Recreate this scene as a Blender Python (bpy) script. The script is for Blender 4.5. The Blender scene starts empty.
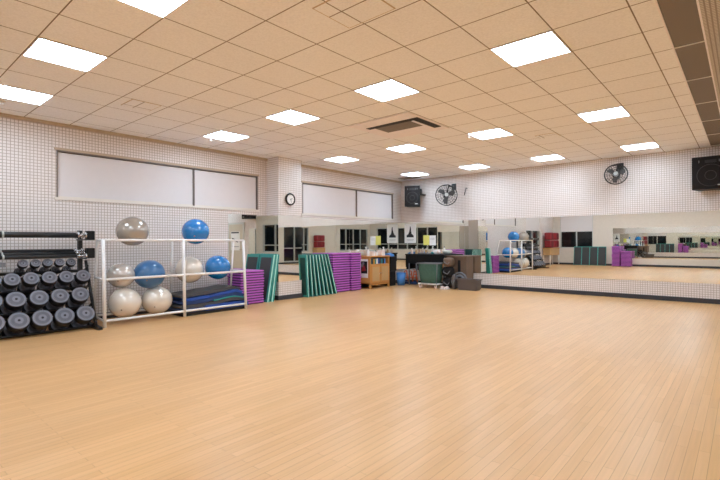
import bpy, bmesh, math, random
from mathutils import Vector, Matrix
random.seed(7)
C = bpy.context.scene.collection
XL, YF, YB, XR, ZC = -8.342, 11.658, -3.2, 5.2, 3.227
OX, OY, T = -5.594, 1.182, 0.61
ORIG = {}
ORD = ['topmost','second','third','fourth','fifth','sixth','seventh','eighth','ninth','tenth','eleventh','twelfth','thirteenth','fourteenth','fifteenth','sixteenth','seventeenth','eighteenth']

# ------------------------------------------------------------------ materials
def srgb(r, g, b):
    f = lambda c: (c/255/12.92) if c/255 <= .04045 else ((c/255+.055)/1.055)**2.4
    return (f(r), f(g), f(b), 1)
def base(name):
    m = bpy.data.materials.new(name); m.use_nodes = True
    nt = m.node_tree; return m, nt, nt.nodes['Principled BSDF']
def mat(name, rgb, rough=.5, metal=0, var=.06, scale=9, spec=.5, coat=0, bump=0):
    m, nt, p = base(name)
    co = nt.nodes.new('ShaderNodeTexCoord'); n = nt.nodes.new('ShaderNodeTexNoise'); n.inputs['Scale'].default_value = scale
    nt.links.new(co.outputs['Object'], n.inputs['Vector'])
    mx = nt.nodes.new('ShaderNodeMix'); mx.data_type = 'RGBA'
    c = srgb(*rgb)
    mx.inputs[6].default_value = [x*(1-var) for x in c[:3]]+[1]; mx.inputs[7].default_value = [min(1, x*(1+var)) for x in c[:3]]+[1]
    nt.links.new(n.outputs['Fac'], mx.inputs[0]); nt.links.new(mx.outputs[2], p.inputs['Base Color'])
    p.inputs['Roughness'].default_value = rough; p.inputs['Metallic'].default_value = metal
    p.inputs['Specular IOR Level'].default_value = spec; p.inputs['Coat Weight'].default_value = coat
    if bump:
        b = nt.nodes.new('ShaderNodeBump'); b.inputs['Strength'].default_value = bump; b.inputs['Distance'].default_value = .01
        nt.links.new(n.outputs['Fac'], b.inputs['Height']); nt.links.new(b.outputs['Normal'], p.inputs['Normal'])
    return m
def swz(nt, ax):
    co = nt.nodes.new('ShaderNodeTexCoord'); s = nt.nodes.new('ShaderNodeSeparateXYZ'); cb = nt.nodes.new('ShaderNodeCombineXYZ')
    nt.links.new(co.outputs['Object'], s.inputs[0])
    nt.links.new(s.outputs[ax[0]], cb.inputs[0]); nt.links.new(s.outputs[ax[1]], cb.inputs[1]); return cb.outputs[0]
def tiles(name, ax, pitch=.046, joint=.010, tone=(238, 230, 226), line=(188, 171, 160)):
    m, nt, p = base(name)
    b = nt.nodes.new('ShaderNodeTexBrick'); b.offset = 0; b.squash = 1
    nt.links.new(swz(nt, ax), b.inputs['Vector'])
    b.inputs['Scale'].default_value = 1; b.inputs['Brick Width'].default_value = pitch; b.inputs['Row Height'].default_value = pitch
    b.inputs['Mortar Size'].default_value = joint/2; b.inputs['Mortar Smooth'].default_value = .2
    c = srgb(*tone); b.inputs['Color1'].default_value = c; b.inputs['Color2'].default_value = [x*.96 for x in c[:3]]+[1]
    b.inputs['Mortar'].default_value = srgb(*line)
    nt.links.new(b.outputs['Color'], p.inputs['Base Color']); p.inputs['Roughness'].default_value = .45
    bp = nt.nodes.new('ShaderNodeBump'); bp.inputs['Strength'].default_value = .3; bp.inputs['Distance'].default_value = .003; bp.invert = True
    nt.links.new(b.outputs['Fac'], bp.inputs['Height']); nt.links.new(bp.outputs['Normal'], p.inputs['Normal'])
    return m
def floor_mat():
    m, nt, p = base('maple_strips')
    b = nt.nodes.new('ShaderNodeTexBrick'); b.offset = .37; b.offset_frequency = 2
    v = swz(nt, (1, 0)); nt.links.new(v, b.inputs['Vector'])
    b.inputs['Scale'].default_value = 1; b.inputs['Brick Width'].default_value = .95; b.inputs['Row Height'].default_value = .057
    b.inputs['Mortar Size'].default_value = .0009; b.inputs['Mortar Smooth'].default_value = .3; b.inputs['Bias'].default_value = -.1
    b.inputs['Color1'].default_value = srgb(*FLA); b.inputs['Color2'].default_value = srgb(*FLB); b.inputs['Mortar'].default_value = srgb(150, 100, 55)
    mp = nt.nodes.new('ShaderNodeMapping'); mp.inputs['Scale'].default_value = (1.2, 34, 1); nt.links.new(v, mp.inputs[0])
    g = nt.nodes.new('ShaderNodeTexNoise'); g.inputs['Scale'].default_value = 1.6; g.inputs['Detail'].default_value = 5
    nt.links.new(mp.outputs[0], g.inputs['Vector'])
    r = nt.nodes.new('ShaderNodeMapRange'); r.inputs['From Min'].default_value = .3; r.inputs['From Max'].default_value = .7
    r.inputs['To Min'].default_value = .93; r.inputs['To Max'].default_value = 1.03
    nt.links.new(g.outputs['Fac'], r.inputs['Value'])
    w = nt.nodes.new('ShaderNodeTexNoise'); w.inputs['Scale'].default_value = .55; w.inputs['Detail'].default_value = 3
    mp2 = nt.nodes.new('ShaderNodeMapping'); mp2.inputs['Scale'].default_value = (.5, 1.3, 1); nt.links.new(v, mp2.inputs[0]); nt.links.new(mp2.outputs[0], w.inputs['Vector'])
    r2 = nt.nodes.new('ShaderNodeMapRange'); r2.inputs['From Min'].default_value = .3; r2.inputs['From Max'].default_value = .7
    r2.inputs['To Min'].default_value = .92; r2.inputs['To Max'].default_value = 1.05
    nt.links.new(w.outputs['Fac'], r2.inputs['Value'])
    mu = nt.nodes.new('ShaderNodeMath'); mu.operation = 'MULTIPLY'; nt.links.new(r.outputs[0], mu.inputs[0]); nt.links.new(r2.outputs[0], mu.inputs[1])
    vm = nt.nodes.new('ShaderNodeVectorMath'); vm.operation = 'SCALE'
    nt.links.new(b.outputs['Color'], vm.inputs[0]); nt.links.new(mu.outputs[0], vm.inputs['Scale'])
    nt.links.new(vm.outputs[0], p.inputs['Base Color'])
    p.inputs['Roughness'].default_value = .33; p.inputs['Specular IOR Level'].default_value = .4
    return m
def ceil_mat():
    m, nt, p = base('acoustic_tiles')
    co = nt.nodes.new('ShaderNodeTexCoord'); mp = nt.nodes.new('ShaderNodeMapping'); mp.inputs['Location'].default_value = (-OX+T*20, -OY+T*20, 0)
    nt.links.new(co.outputs['Object'], mp.inputs[0])
    b = nt.nodes.new('ShaderNodeTexBrick'); b.offset = 0; nt.links.new(mp.outputs[0], b.inputs['Vector'])
    b.inputs['Scale'].default_value = 1; b.inputs['Brick Width'].default_value = T; b.inputs['Row Height'].default_value = T
    b.inputs['Mortar Size'].default_value = .006; b.inputs['Mortar Smooth'].default_value = .1
    c = srgb(*CEI); b.inputs['Color1'].default_value = c; b.inputs['Color2'].default_value = [x*.955 for x in c[:3]]+[1]; b.inputs['Mortar'].default_value = srgb(136, 122, 116)
    n = nt.nodes.new('ShaderNodeTexNoise'); n.inputs['Scale'].default_value = 55; n.inputs['Detail'].default_value = 4; nt.links.new(co.outputs['Object'], n.inputs['Vector'])
    r = nt.nodes.new('ShaderNodeMapRange'); r.inputs['From Min'].default_value = .35; r.inputs['From Max'].default_value = .65; r.inputs['To Min'].default_value = .94; r.inputs['To Max'].default_value = 1.03
    nt.links.new(n.outputs['Fac'], r.inputs['Value'])
    vm = nt.nodes.new('ShaderNodeVectorMath'); vm.operation = 'SCALE'; nt.links.new(b.outputs['Color'], vm.inputs[0]); nt.links.new(r.outputs[0], vm.inputs['Scale'])
    nt.links.new(vm.outputs[0], p.inputs['Base Color']); p.inputs['Roughness'].default_value = .9; p.inputs['Specular IOR Level'].default_value = .2
    return m
def emis(name, rgb, s):
    m, nt, p = base(name); p.inputs['Base Color'].default_value = srgb(*rgb)
    p.inputs['Emission Color'].default_value = (.64, .82, 1, 1); p.inputs['Emission Strength'].default_value = s; return m
def mirror_mat():
    m, nt, p = base('silvered_glass'); p.inputs['Base Color'].default_value = (.90, .91, .87, 1); p.inputs['Metallic'].default_value = 1; p.inputs['Roughness'].default_value = .0
    p.inputs['Specular IOR Level'].default_value = .5; return m
def swiss(name, rgb, dirv, scale, k=.5):   # surface with fine repeated lines
    m, nt, p = base(name)
    co = nt.nodes.new('ShaderNodeTexCoord'); w = nt.nodes.new('ShaderNodeTexWave'); w.wave_type = 'BANDS'; w.bands_direction = dirv
    w.inputs['Scale'].default_value = scale; nt.links.new(co.outputs['Object'], w.inputs['Vector'])
    mx = nt.nodes.new('ShaderNodeMix'); mx.data_type = 'RGBA'; c = srgb(*rgb)
    mx.inputs[6].default_value = [x*k for x in c[:3]]+[1]; mx.inputs[7].default_value = c
    nt.links.new(w.outputs['Fac'], mx.inputs[0]); nt.links.new(mx.outputs[2], p.inputs['Base Color']); p.inputs['Roughness'].default_value = .6
    return m
FLA, FLB, CEI = (226, 177, 122), (218, 167, 111), (251, 251, 255)
EMIT = 10.6
M = dict(
 tile_l=tiles('wall_tiles_side', (1, 2), .048, .0105, line=(188, 172, 160)), tile_f=tiles('wall_tiles_front', (0, 2)), floor=floor_mat(), ceil=ceil_mat(), mirror=mirror_mat(),
 glow=emis('diffuser_glow', (238, 244, 255), EMIT),
 plaster=mat('plain_plaster', (226, 216, 204), .7), panelc=mat('ceiling_cream', (246, 240, 244), .7), trimc=mat('beige_trim', (196, 176, 152), .5), trimw=mat('pale_trim', (232, 224, 214), .5),
 basebd=mat('charcoal_baseboard', (52, 52, 58), .45), blind=mat('blind_cloth', (226, 220, 220), .8, var=.02), frame_g=mat('grey_frame', (120, 108, 100), .5),
 alu=mat('pale_aluminium', (205, 205, 200), .4, .3), glass=mat('night_glass', (18, 22, 24), .06, spec=.7), glass_r=mat('night_glass_back', (26, 34, 34), .1),
 whitem=mat('white_tube_paint', (240, 236, 232), .35, var=.02), black=mat('black_rubber', (28, 27, 28), .5), blackm=mat('black_steel', (34, 32, 32), .38),
 blackp=mat('black_plastic', (22, 20, 20), .5, spec=.3), face=mat('grey_dumbbell_face', (120, 120, 130), .5, var=.12, scale=30), face2=mat('dark_dumbbell_face', (94, 94, 102), .5, var=.15, scale=30), chrome=mat('chrome', (210, 210, 212), .15, 1),
 silver=mat('pearl_ball_vinyl', (198, 188, 178), .2, .25, var=.02, coat=1), pearl=mat('white_ball_vinyl', (232, 222, 208), .2, .2, var=.02, coat=1),
 grey_ball=mat('grey_ball_vinyl', (170, 160, 148), .22, .3, var=.02, coat=1), blue=mat('blue_ball_vinyl', (10, 122, 196), .22, var=.03, coat=1), blue2=mat('dusty_blue_vinyl', (50, 108, 160), .28, var=.03, coat=.8),
 plug=mat('ball_plug', (120, 110, 100), .5),
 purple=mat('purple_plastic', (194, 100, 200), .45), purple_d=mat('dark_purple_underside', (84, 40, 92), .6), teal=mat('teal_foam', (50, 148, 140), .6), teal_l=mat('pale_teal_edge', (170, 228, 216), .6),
 deep=mat('dark_green_foam_and_gap_shade', (22, 70, 66), .65), char=mat('charcoal_mat_face', (66, 68, 70), .7), navy=mat('navy_mat', (38, 62, 112), .6), royal=mat('royal_blue_mat', (40, 82, 168), .55), greym=mat('dark_grey_mat', (72, 72, 76), .65),
 wood=mat('honey_wood', (206, 146, 80), .4, var=.12, scale=6), wood_d=mat('brown_wood', (112, 88, 70), .5, var=.12), tan=mat('tan_wood', (200, 160, 110), .5),
 paper=mat('white_paper', (240, 238, 236), .7, var=.01), ink=mat('black_ink', (30, 30, 34), .7), inkg=mat('grey_ink', (150, 150, 155), .7), yellow=mat('yellow_paper', (236, 228, 120), .7, var=.02),
 red=mat('red_vinyl', (150, 40, 48), .45), bluef=mat('blue_bucket', (76, 138, 210), .5), orange=mat('orange_plastic', (226, 110, 60), .5), greenc=mat('green_canvas', (72, 108, 94), .8, var=.25, scale=22, bump=.5), crate=mat('taupe_plastic', (96, 86, 82), .5),
 greyd=mat('dark_grey_ring', (48, 44, 43), .6), fanb=mat('fan_blade_grey', (84, 80, 78), .5), greyp=mat('mid_grey_plastic', (120, 120, 124), .5), grille=swiss('dark_grille', (140, 128, 118), 'Y', 18, .55), perf=tiles('perforated_panel', (0, 1), .035, .014, (214, 206, 198), (150, 138, 126)), spk=mat('speaker_cloth', (38, 34, 33), .9, spec=.2, var=.2, scale=60),
 curtain=mat('black_curtain_cloth', (20, 22, 24), .9), door=mat('beige_door', (206, 194, 174), .5), pinkw=mat('pink_white_card', (236, 214, 204), .6), teal_b=mat('teal_label', (60, 140, 150), .5), amber=mat('amber_box', (214, 160, 50), .5),
)

# ------------------------------------------------------------------ mesh helpers
class MB:
    def __init__(s): s.bm = bmesh.new(); s.mats = []
    def mi(s, m):
        m = M[m]
        if m not in s.mats: s.mats.append(m)
        return s.mats.index(m)
    def merge(s, t, m, X=None, smooth=False):
        if X is not None: bmesh.ops.transform(t, matrix=X, verts=t.verts)
        k = s.mi(m)
        for f in t.faces: f.material_index = k; f.smooth = smooth
        me = bpy.data.meshes.new('t'); t.to_mesh(me); s.bm.from_mesh(me); bpy.data.meshes.remove(me); t.free(); return s
    def box(s, x0, x1, y0, y1, z0, z1, m, bev=0, X=None, seg=2):
        t = bmesh.new(); bmesh.ops.create_cube(t, size=1)
        bmesh.ops.transform(t, matrix=Matrix.Translation(((x0+x1)/2, (y0+y1)/2, (z0+z1)/2)) @ Matrix.Diagonal((x1-x0, y1-y0, z1-z0, 1)), verts=t.verts)
        if bev: bmesh.ops.bevel(t, geom=t.edges[:], offset=bev, segments=seg, affect='EDGES', profile=.5)
        return s.merge(t, m, X)
    def cyl(s, p0, p1, r0, m, r1=None, seg=16, bev=0, X=None):
        p0, p1 = Vector(p0), Vector(p1); r1 = r0 if r1 is None else r1; d = p1-p0
        t = bmesh.new(); bmesh.ops.create_cone(t, cap_ends=True, segments=seg, radius1=r0, radius2=r1, depth=d.length)
        if bev:
            e = [e for e in t.edges if len(e.link_faces) == 2 and any(len(f.verts) > 4 for f in e.link_faces)]
            bmesh.ops.bevel(t, geom=e, offset=bev, segments=2, affect='EDGES', profile=.5)
        q = Vector((0, 0, 1)).rotation_difference(d)
        bmesh.ops.transform(t, matrix=Matrix.Translation((p0+p1)/2) @ q.to_matrix().to_4x4(), verts=t.verts)
        k = s.mi(m)
        s.merge(t, m, X, True)
        return s
    def flat(s):
        for f in s.bm.faces:
            if len(f.verts) > 4: f.smooth = False
        return s
    def sph(s, c, r, m, sc=(1, 1, 1), seg=32):
        t = bmesh.new(); bmesh.ops.create_uvsphere(t, u_segments=seg, v_segments=seg//2, radius=r)
        return s.merge(t, m, Matrix.Translation(c) @ Matrix.Diagonal((*sc, 1)), True)
    def tor(s, c, R_, r, m, X=None, n=32, k=8):
        t = bmesh.new(); vs = []
        for i in range(n):
            a = 2*math.pi*i/n
            vs.append([t.verts.new(((R_+r*math.cos(b))*math.cos(a), (R_+r*math.cos(b))*math.sin(a), r*math.sin(b))) for b in [2*math.pi*j/k for j in range(k)]])
        for i in range(n):
            for j in range(k): t.faces.new((vs[i][j], vs[(i+1) % n][j], vs[(i+1) % n][(j+1) % k], vs[i][(j+1) % k]))
        return s.merge(t, m, Matrix.Translation(c) @ (X or Matrix.Identity(4)), True)
    def path(s, pts, r, m, seg=10):
        for a, b in zip(pts, pts[1:]): s.cyl(a, b, r, m, seg=seg)
        for p in pts[1:-1]: s.sph(p, r, m, seg=10)
        return s
    def prism(s, pts, axis, a0, a1, m, X=None, smooth=False):      # polygon of 2D points extruded along axis
        t = bmesh.new()
        def P(p, a): return {'x': (a, p[0], p[1]), 'y': (p[0], a, p[1]), 'z': (p[0], p[1], a)}[axis]
        A = [t.verts.new(P(p, a0)) for p in pts]; B = [t.verts.new(P(p, a1)) for p in pts]; n = len(pts)
        t.faces.new(A); t.faces.new(B[::-1])
        for i in range(n): t.faces.new((A[i], B[i], B[(i+1) % n], A[(i+1) % n]))
        bmesh.ops.recalc_face_normals(t, faces=t.faces[:])
        return s.merge(t, m, X, smooth)
    def build(s, name, parent=None, at=None):
        s.flat()
        if parent is not None: o = ORIG[parent.name]
        elif at is not None: o = Vector(at)
        else:
            xs = [v.co for v in s.bm.verts]
            o = Vector(((min(v.x for v in xs)+max(v.x for v in xs))/2, (min(v.y for v in xs)+max(v.y for v in xs))/2, min(v.z for v in xs)))
        me = bpy.data.meshes.new(name)
        bmesh.ops.translate(s.bm, verts=s.bm.verts, vec=-o)
        s.bm.to_mesh(me); s.bm.free()
        for m in s.mats: me.materials.append(m)
        ob = bpy.data.objects.new(name, me); C.objects.link(ob)
        if parent is not None: ob.parent = parent
        else: ob.location = o
        ORIG[ob.name] = o.copy(); return ob
def tag(o, label, cat, group=None, kind=None):
    o['label'] = label; o['category'] = cat
    if group: o['group'] = group
    if kind: o['kind'] = kind
    return o
def thing(name, loc, label, cat, group=None):
    o = bpy.data.objects.new(name, None); o.empty_display_size = .1; C.objects.link(o); o.location = loc; ORIG[o.name] = Vector(loc)
    return tag(o, label, cat, group)
def struct(o): o['kind'] = 'structure'; return o
def dup(root, loc, label, rot=None, group=None, scale=None):
    r = root.copy(); C.objects.link(r); r.location = loc; r['label'] = label
    if rot is not None: r.rotation_euler = rot
    if scale: r.scale = scale
    if group: r['group'] = group
    for ch in list(root.children):
        c = ch.copy(); C.objects.link(c); c.parent = r
        for g in list(ch.children):
            d = g.copy(); C.objects.link(d); d.parent = c
    return r

# ------------------------------------------------------------------ the setting
TH = .25
struct(MB().box(XL-TH, XR+TH, YB-TH, YF+TH, -.1, 0, 'floor').build('floor', at=(0, 0, 0)))
struct(MB().box(XL-TH, -.53, YB-TH, YF+TH, ZC, ZC+.12, 'ceil').box(-.29, XR+TH, YB-TH, YF+TH, ZC, ZC+.12, 'perf').box(-.53, -.29, YB-TH, YF+TH, ZC+.1, ZC+.12, 'blackp').build('ceiling', at=(0, 0, 0)))
def wall_with_holes(axis, w0, w1, u0, u1, holes, m):     # holes: (a,b,z0,z1) along the wall
    b = MB()
    def bx(a, c, z0, z1):
        if c-a < 1e-4 or z1-z0 < 1e-4: return
        if axis == 'x': b.box(w0, w1, a, c, z0, z1, m)
        else: b.box(a, c, w0, w1, z0, z1, m)
    cur = u0
    for (a, c, z0, z1) in sorted(holes):
        bx(cur, a, 0, ZC); bx(a, c, 0, z0); bx(a, c, z1, ZC); cur = c
    bx(cur, u1, 0, ZC); return b
W1, W2, W3 = (2.22, 6.12, 2.035, 2.795), (7.46, 11.23, 2.015, 2.79), (-1.1, .9, .75, 2.8)
struct(wall_with_holes('x', XL-TH, XL, YB, YF, [W1, W2, W3], 'tile_l').build('wall_left', at=(0, 0, 0)))
struct(MB().box(XL-TH, XR+TH, YF, YF+TH, 0, ZC, 'tile_f').build('wall_far', at=(0, 0, 0)))
BW = [(-7.95, -6.25, .92, 2.8), (-.75, 4.6, .75, 2.35)]
struct(wall_with_holes('y', YB-TH, YB, XL-TH, XR+TH, BW, 'plaster').build('wall_back', at=(0, 0, 0)))
RW = [(-2.9, .2, .7, 2.3), (3.2, 3.95, .7, 2.3), (4.2, 6.0, .12, 2.3), (6.7, 7.45, .02, 2.25)]
struct(wall_with_holes('x', XR, XR+TH, YB, YF, RW, 'plaster').build('wall_right', at=(0, 0, 0)))
# pillar on the left wall
PX, PY0, PY1 = -7.93, 6.37, 7.06
struct(MB().box(XL-.01, PX, PY0, PY1, 0, ZC, 'tile_l').build('wall_pillar', at=(0, 0, 0)))
# blinds windows on the left wall
def blind_window(n, W, divs):
    y0, y1, z0, z1 = W
    w = struct(MB().box(XL-TH, XL-TH+.02, y0, y1, z0, z1, 'glass').build('window_%d' % n))
    f = MB().box(XL-.1, XL+.012, y0-.03, y1+.03, z1, z1+.035, 'trimc').box(XL-.1, XL+.02, y0-.03, y1+.03, z0-.04, z0, 'trimw')
    for y in (y0, y1-.02): f.box(XL-.1, XL+.006, y, y+.02, z0, z1, 'frame_g')
    for y in divs: f.box(XL-.06, XL-.002, y-.014, y+.014, z0, z1, 'frame_g')
    f.box(XL-.1, XL+.004, y0, y1, z1-.022, z1, 'frame_g')
    f.build('window_frame', w)
    e = [y0+.02]+divs+[y1-.02]
    for a, b in zip(e, e[1:]):
        bl = MB().box(XL-.045, XL-.035, a+.012, b-.012, z0+.012, z1-.03, 'blind').box(XL-.05, XL-.025, a+.012, b-.012, z0, z0+.022, 'trimw')
        bl.build('blind', w)
blind_window(1, W1, [4.58]); blind_window(2, W2, [9.52])
def dark_window(n, axis, wpos, a0, a1, z0, z1, mull, trans, blindz=None):
    s = 1 if wpos > 0 else -1
    def B(b, a, c, d0, d1, zz0, zz1, m):
        lo, hi = sorted((wpos+s*d0, wpos+s*d1))
        return b.box(lo, hi, a, c, zz0, zz1, m) if axis == 'x' else b.box(a, c, lo, hi, zz0, zz1, m)
    w = struct(B(MB(), a0, a1, .12, .14, z0, z1, 'glass').build('window_%d' % n))
    f = MB()
    for m_ in [a0+.025]+mull+[a1-.025]: B(f, m_-.025, m_+.025, .03, .12, z0, z1, 'alu')
    for t in [z0+.025]+trans+[z1-.025]: B(f, a0, a1, .035, .115, t-.025, t+.025, 'alu')
    f.build('window_frame', w)
    if blindz: B(MB(), a0+.03, a1-.03, .01, .02, blindz, z1-.02, 'blind').build('blind', w)
dark_window(3, 'x', XL, W3[0], W3[1], W3[2], W3[3], [-.1], [], 1.85)
dark_window(4, 'y', YB, *BW[0], [-7.1], [], 1.83)
dark_window(5, 'y', YB, *BW[1], [.1, .95, 1.8, 2.65, 3.5], [1.15])
dark_window(6, 'x', XR, *RW[0], [-2.1, -1.3, -.5], [1.15])
dark_window(7, 'x', XR, *RW[1], [3.58], [1.15])
dark_window(8, 'x', XR, *RW[2], [5.1], [.95])
dw = struct(MB().box(XR+.15, XR+.17, 6.7, 7.45, .02, 2.25, 'curtain').build('door_1'))
MB().box(XR-.02, XR+.1, 6.64, 6.7, 0, 2.3, 'alu').box(XR-.02, XR+.1, 7.45, 7.51, 0, 2.3, 'alu').box(XR-.02, XR+.1, 6.64, 7.51, 2.25, 2.31, 'alu').build('door_frame', dw)
# door beyond the end of the long mirror
d2 = struct(MB().box(.25, 1.35, YF-.05, YF, 0, 2.12, 'door', .004).build('door_2'))
MB().box(.17, .25, YF-.07, YF, 0, 2.2, 'alu').box(1.35, 1.43, YF-.07, YF, 0, 2.2, 'alu').box(.25, 1.35, YF-.07, YF, 2.12, 2.2, 'alu').build('door_frame', d2)
MB().cyl((.36, YF-.05, 1.0), (.36, YF-.1, 1.0), .012, 'chrome').box(.35, .5, YF-.11, YF-.09, .99, 1.01, 'chrome').build('door_handle', d2)
pn = thing('door_notice', (.85, YF-.052, .95), 'white notice board with dark drawing fixed to beige door', 'notice')
MB().box(.5, 1.2, YF-.062, YF-.051, .95, 1.8, 'paper').build('board', pn)
MB().box(.55, 1.15, YF-.068, YF-.062, 1.72, 1.78, 'ink').prism([(.62, 1.3), (1.05, 1.42), (1.1, 1.52), (.7, 1.42)], 'y', YF-.067, YF-.062, 'ink').box(.55, 1.1, YF-.067, YF-.062, 1.1, 1.13, 'inkg').build('drawing', pn)
# baseboards and cornice
ch = .1
struct(MB().box(XL, XL+.018, YB, PY0, 0, ch, 'basebd').box(XL, XL+.018, PY1, YF, 0, ch, 'basebd').box(XL, PX+.018, PY0-.018, PY0, 0, ch, 'basebd').box(XL, PX+.018, PY1, PY1+.018, 0, ch, 'basebd').box(PX, PX+.018, PY0, PY1, 0, ch, 'basebd').build('baseboard_left', at=(0, 0, 0)))
struct(MB().box(XL, .17, YF-.018, YF, 0, ch, 'basebd').box(1.43, XR, YF-.018, YF, 0, ch, 'basebd').build('baseboard_far', at=(0, 0, 0)))
struct(MB().box(XL, XR, YB, YB+.018, 0, ch, 'basebd').build('baseboard_back', at=(0, 0, 0)))
struct(MB().box(XR-.018, XR, YB, 6.64, 0, ch, 'basebd').box(XR-.018, XR, 7.51, YF, 0, ch, 'basebd').build('baseboard_right', at=(0, 0, 0)))
struct(MB().box(XL, XL+.03, YB, PY0, ZC-.05, ZC, 'trimc').box(XL, XL+.03, PY1, YF, ZC-.05, ZC, 'trimc').build('trim_1', at=(0, 0, 0)))
struct(MB().box(-.545, -.53, YB, YF, ZC-.006, ZC+.1, 'panelc').box(-.29, -.275, YB, YF, ZC-.006, ZC+.1, 'panelc').build('trim_2', at=(0, 0, 0)))
# mirrors
def mirror(label, x0, x1, y0, y1, z0=.41, z1=1.91):
    thin = 'x' if (x1-x0) < (y1-y0) else 'y'
    b = MB().box(x0, x1, y0, y1, z0, z1, 'mirror')
    o = b.build('wall_mirror'); tag(o, label, 'mirror', 'mirror panels'); return o
mt = .008
mirror('mirror panel on left wall between the ball rack and the clock pillar', XL, XL+mt, 5.35, PY0)
mirror('narrow mirror on the ball rack side of the clock pillar', XL+mt, PX, PY0-mt, PY0)
mirror('mirror panel on the front of the pillar, below the round clock', PX, PX+mt, PY0-mt, PY1)
mirror('mirror panel on left wall behind the leaning teal mats', XL, XL+mt, PY1, 8.62)
mirror('mirror panel on left wall behind the wooden cabinet, up to the corner', XL, XL+mt, 8.626, YF)
mirror('mirror panel on far wall at the corner carrying the two papers', XL+mt, -6.103, YF-mt, YF)
mirror('mirror panel on far wall above the taupe crate', -6.097, -5.48, YF-mt, YF)
mirror('long mirror running across the far wall to the right', -5.474, -.12, YF-mt, YF)
mirror('long mirror on the back wall seen in the far mirror', -5.3, -.78, YB, YB+mt, .41, 1.97)
# ------------------------------------------------------------------ ceiling fittings
def cx(j): return OX+j*T
def cy(i): return OY+i*T
lt = thing('ceiling_light', (0, 0, ZC), 'x', 'light', 'square recessed ceiling lights')
MB().box(-.29, .29, -.29, .29, -.006, 0, 'glow').build('diffuser', lt)
MB().box(-.302, .302, -.302, -.29, -.009, 0, 'trimw').box(-.302, .302, .29, .302, -.009, 0, 'trimw').box(-.302, -.29, -.29, .29, -.009, 0, 'trimw').box(.29, .302, -.29, .29, -.009, 0, 'trimw').build('light_frame', lt)
# keep local authoring: origin is the light's own base
for c_ in lt.children: c_.data.transform(Matrix.Translation((0, 0, ZC)))
first = True
coln = {-2.5: 'window-side column', .5: 'second column', 3.5: 'third column', 6.5: 'column beside the vent strip', 11.5: 'added column right of the vent strip', 15: 'added column by the right wall'}  # last two columns are unseen lamps added to light the right part
rown = {-4.5: 'added row behind the viewpoint', .5: 'nearest row overhead', 5.5: 'second row away', 10.5: 'third row away', 15.5: 'last row by the far wall'}  # row behind the viewpoint is unseen, added to light the room
for j in coln:
    for i in rown:
        lab = 'square ceiling light, %s, %s' % (coln[j], rown[i])
        if first: lt.location = (cx(j), cy(i), ZC); lt['label'] = lab; first = False
        else: dup(lt, (cx(j), cy(i), ZC), lab)
# air cassette
t = thing('air_conditioner', (cx(2), cy(8), ZC), 'dark grilled air conditioner cassette in middle of the ceiling', 'air vent')
x0, x1, y0, y1, z = cx(1)+.01, cx(3)-.01, cy(7)+.01, cy(9)-.01, ZC
MB().box(x0, x1, y0, y1, z-.02, z, 'panelc', .006).build('panel', t)
MB().box(-4.70, -3.98, 5.84, 6.20, z-.028, z-.018, 'grille').build('intake_grille', t)
MB().box(-4.82, -3.80, 5.745, 5.84, z-.026, z-.019, 'blackp').build('air_slot', t)
MB().box(-3.93, -3.80, 5.84, 6.46, z-.026, z-.019, 'blackp').build('air_slot', t)
MB().box(-3.975, -3.935, 5.85, 6.22, z-.034, z-.018, 'panelc').build('louvre', t)
t = thing('ceiling_hatch', (-7.65, 11.1, ZC), 'small dark grey ceiling vent in the corner above the speaker', 'air vent')
MB().box(-7.95, -7.35, 10.95, 11.3, ZC-.012, ZC, 'greyp').build('vent_frame', t); MB().box(-7.9, -7.4, 11.0, 11.25, ZC-.018, ZC-.012, 'grille').build('slats', t)
for k, (x0, x1, y0, y1, lab) in enumerate(((cx(-1.65), cx(-1.0), cy(2.2), cy(2.85), 'small square access panel in the ceiling left of centre'), (cx(4.75), cx(5.6), cy(2.2), cy(2.95), 'square access panel in the ceiling at the top edge'), (cx(4.4), cx(5.0), cy(11.6), cy(12.1), 'small access panel between the far ceiling lights'))):
    tag(MB().box(x0, x1, y0, y1, ZC-.004, ZC, 'trimc').box(x0+.012, x1-.012, y0+.012, y1-.012, ZC-.007, ZC-.004, 'ceil').build('access_panel'), lab, 'ceiling panel')
sp = None
for (x, y, lab) in ((-7.61, 1.40, 'white sprinkler head at the left end of the nearest window-side light'), (-7.45, 4.42, 'white sprinkler head beside the second window-side ceiling light'), (-3.79, 7.41, 'white sprinkler head left of the third-row light near the room centre'), (-3.75, 10.4, 'white sprinkler head left of the last-row light over the far mirror')):
    if sp is None:
        sp = thing('sprinkler_head', (x, y, ZC), lab, 'sprinkler', 'ceiling sprinkler heads')
        MB().cyl((x, y, ZC), (x, y, ZC-.008), .04, 'trimw').build('escutcheon', sp); MB().cyl((x, y, ZC), (x, y, ZC-.05), .012, 'trimw').cyl((x, y, ZC-.05), (x, y, ZC-.055), .028, 'trimw').build('nozzle', sp)
    else: dup(sp, (x, y, ZC), lab)
# linear vent strip on the right of the ceiling
v = thing('ceiling_vent', (-.41, 3.4, ZC), 'long dark slotted air vent strip along the right of the ceiling', 'air vent')
MB().box(-.53, -.29, YB, YF, ZC+.004, ZC+.03, 'grille').build('grille', v)
for i in range(-5, 18, 2): MB().box(-.53, -.29, cy(i)-.007, cy(i)+.007, ZC-.004, ZC+.006, 'paper').build('cross_bar', v)

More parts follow.
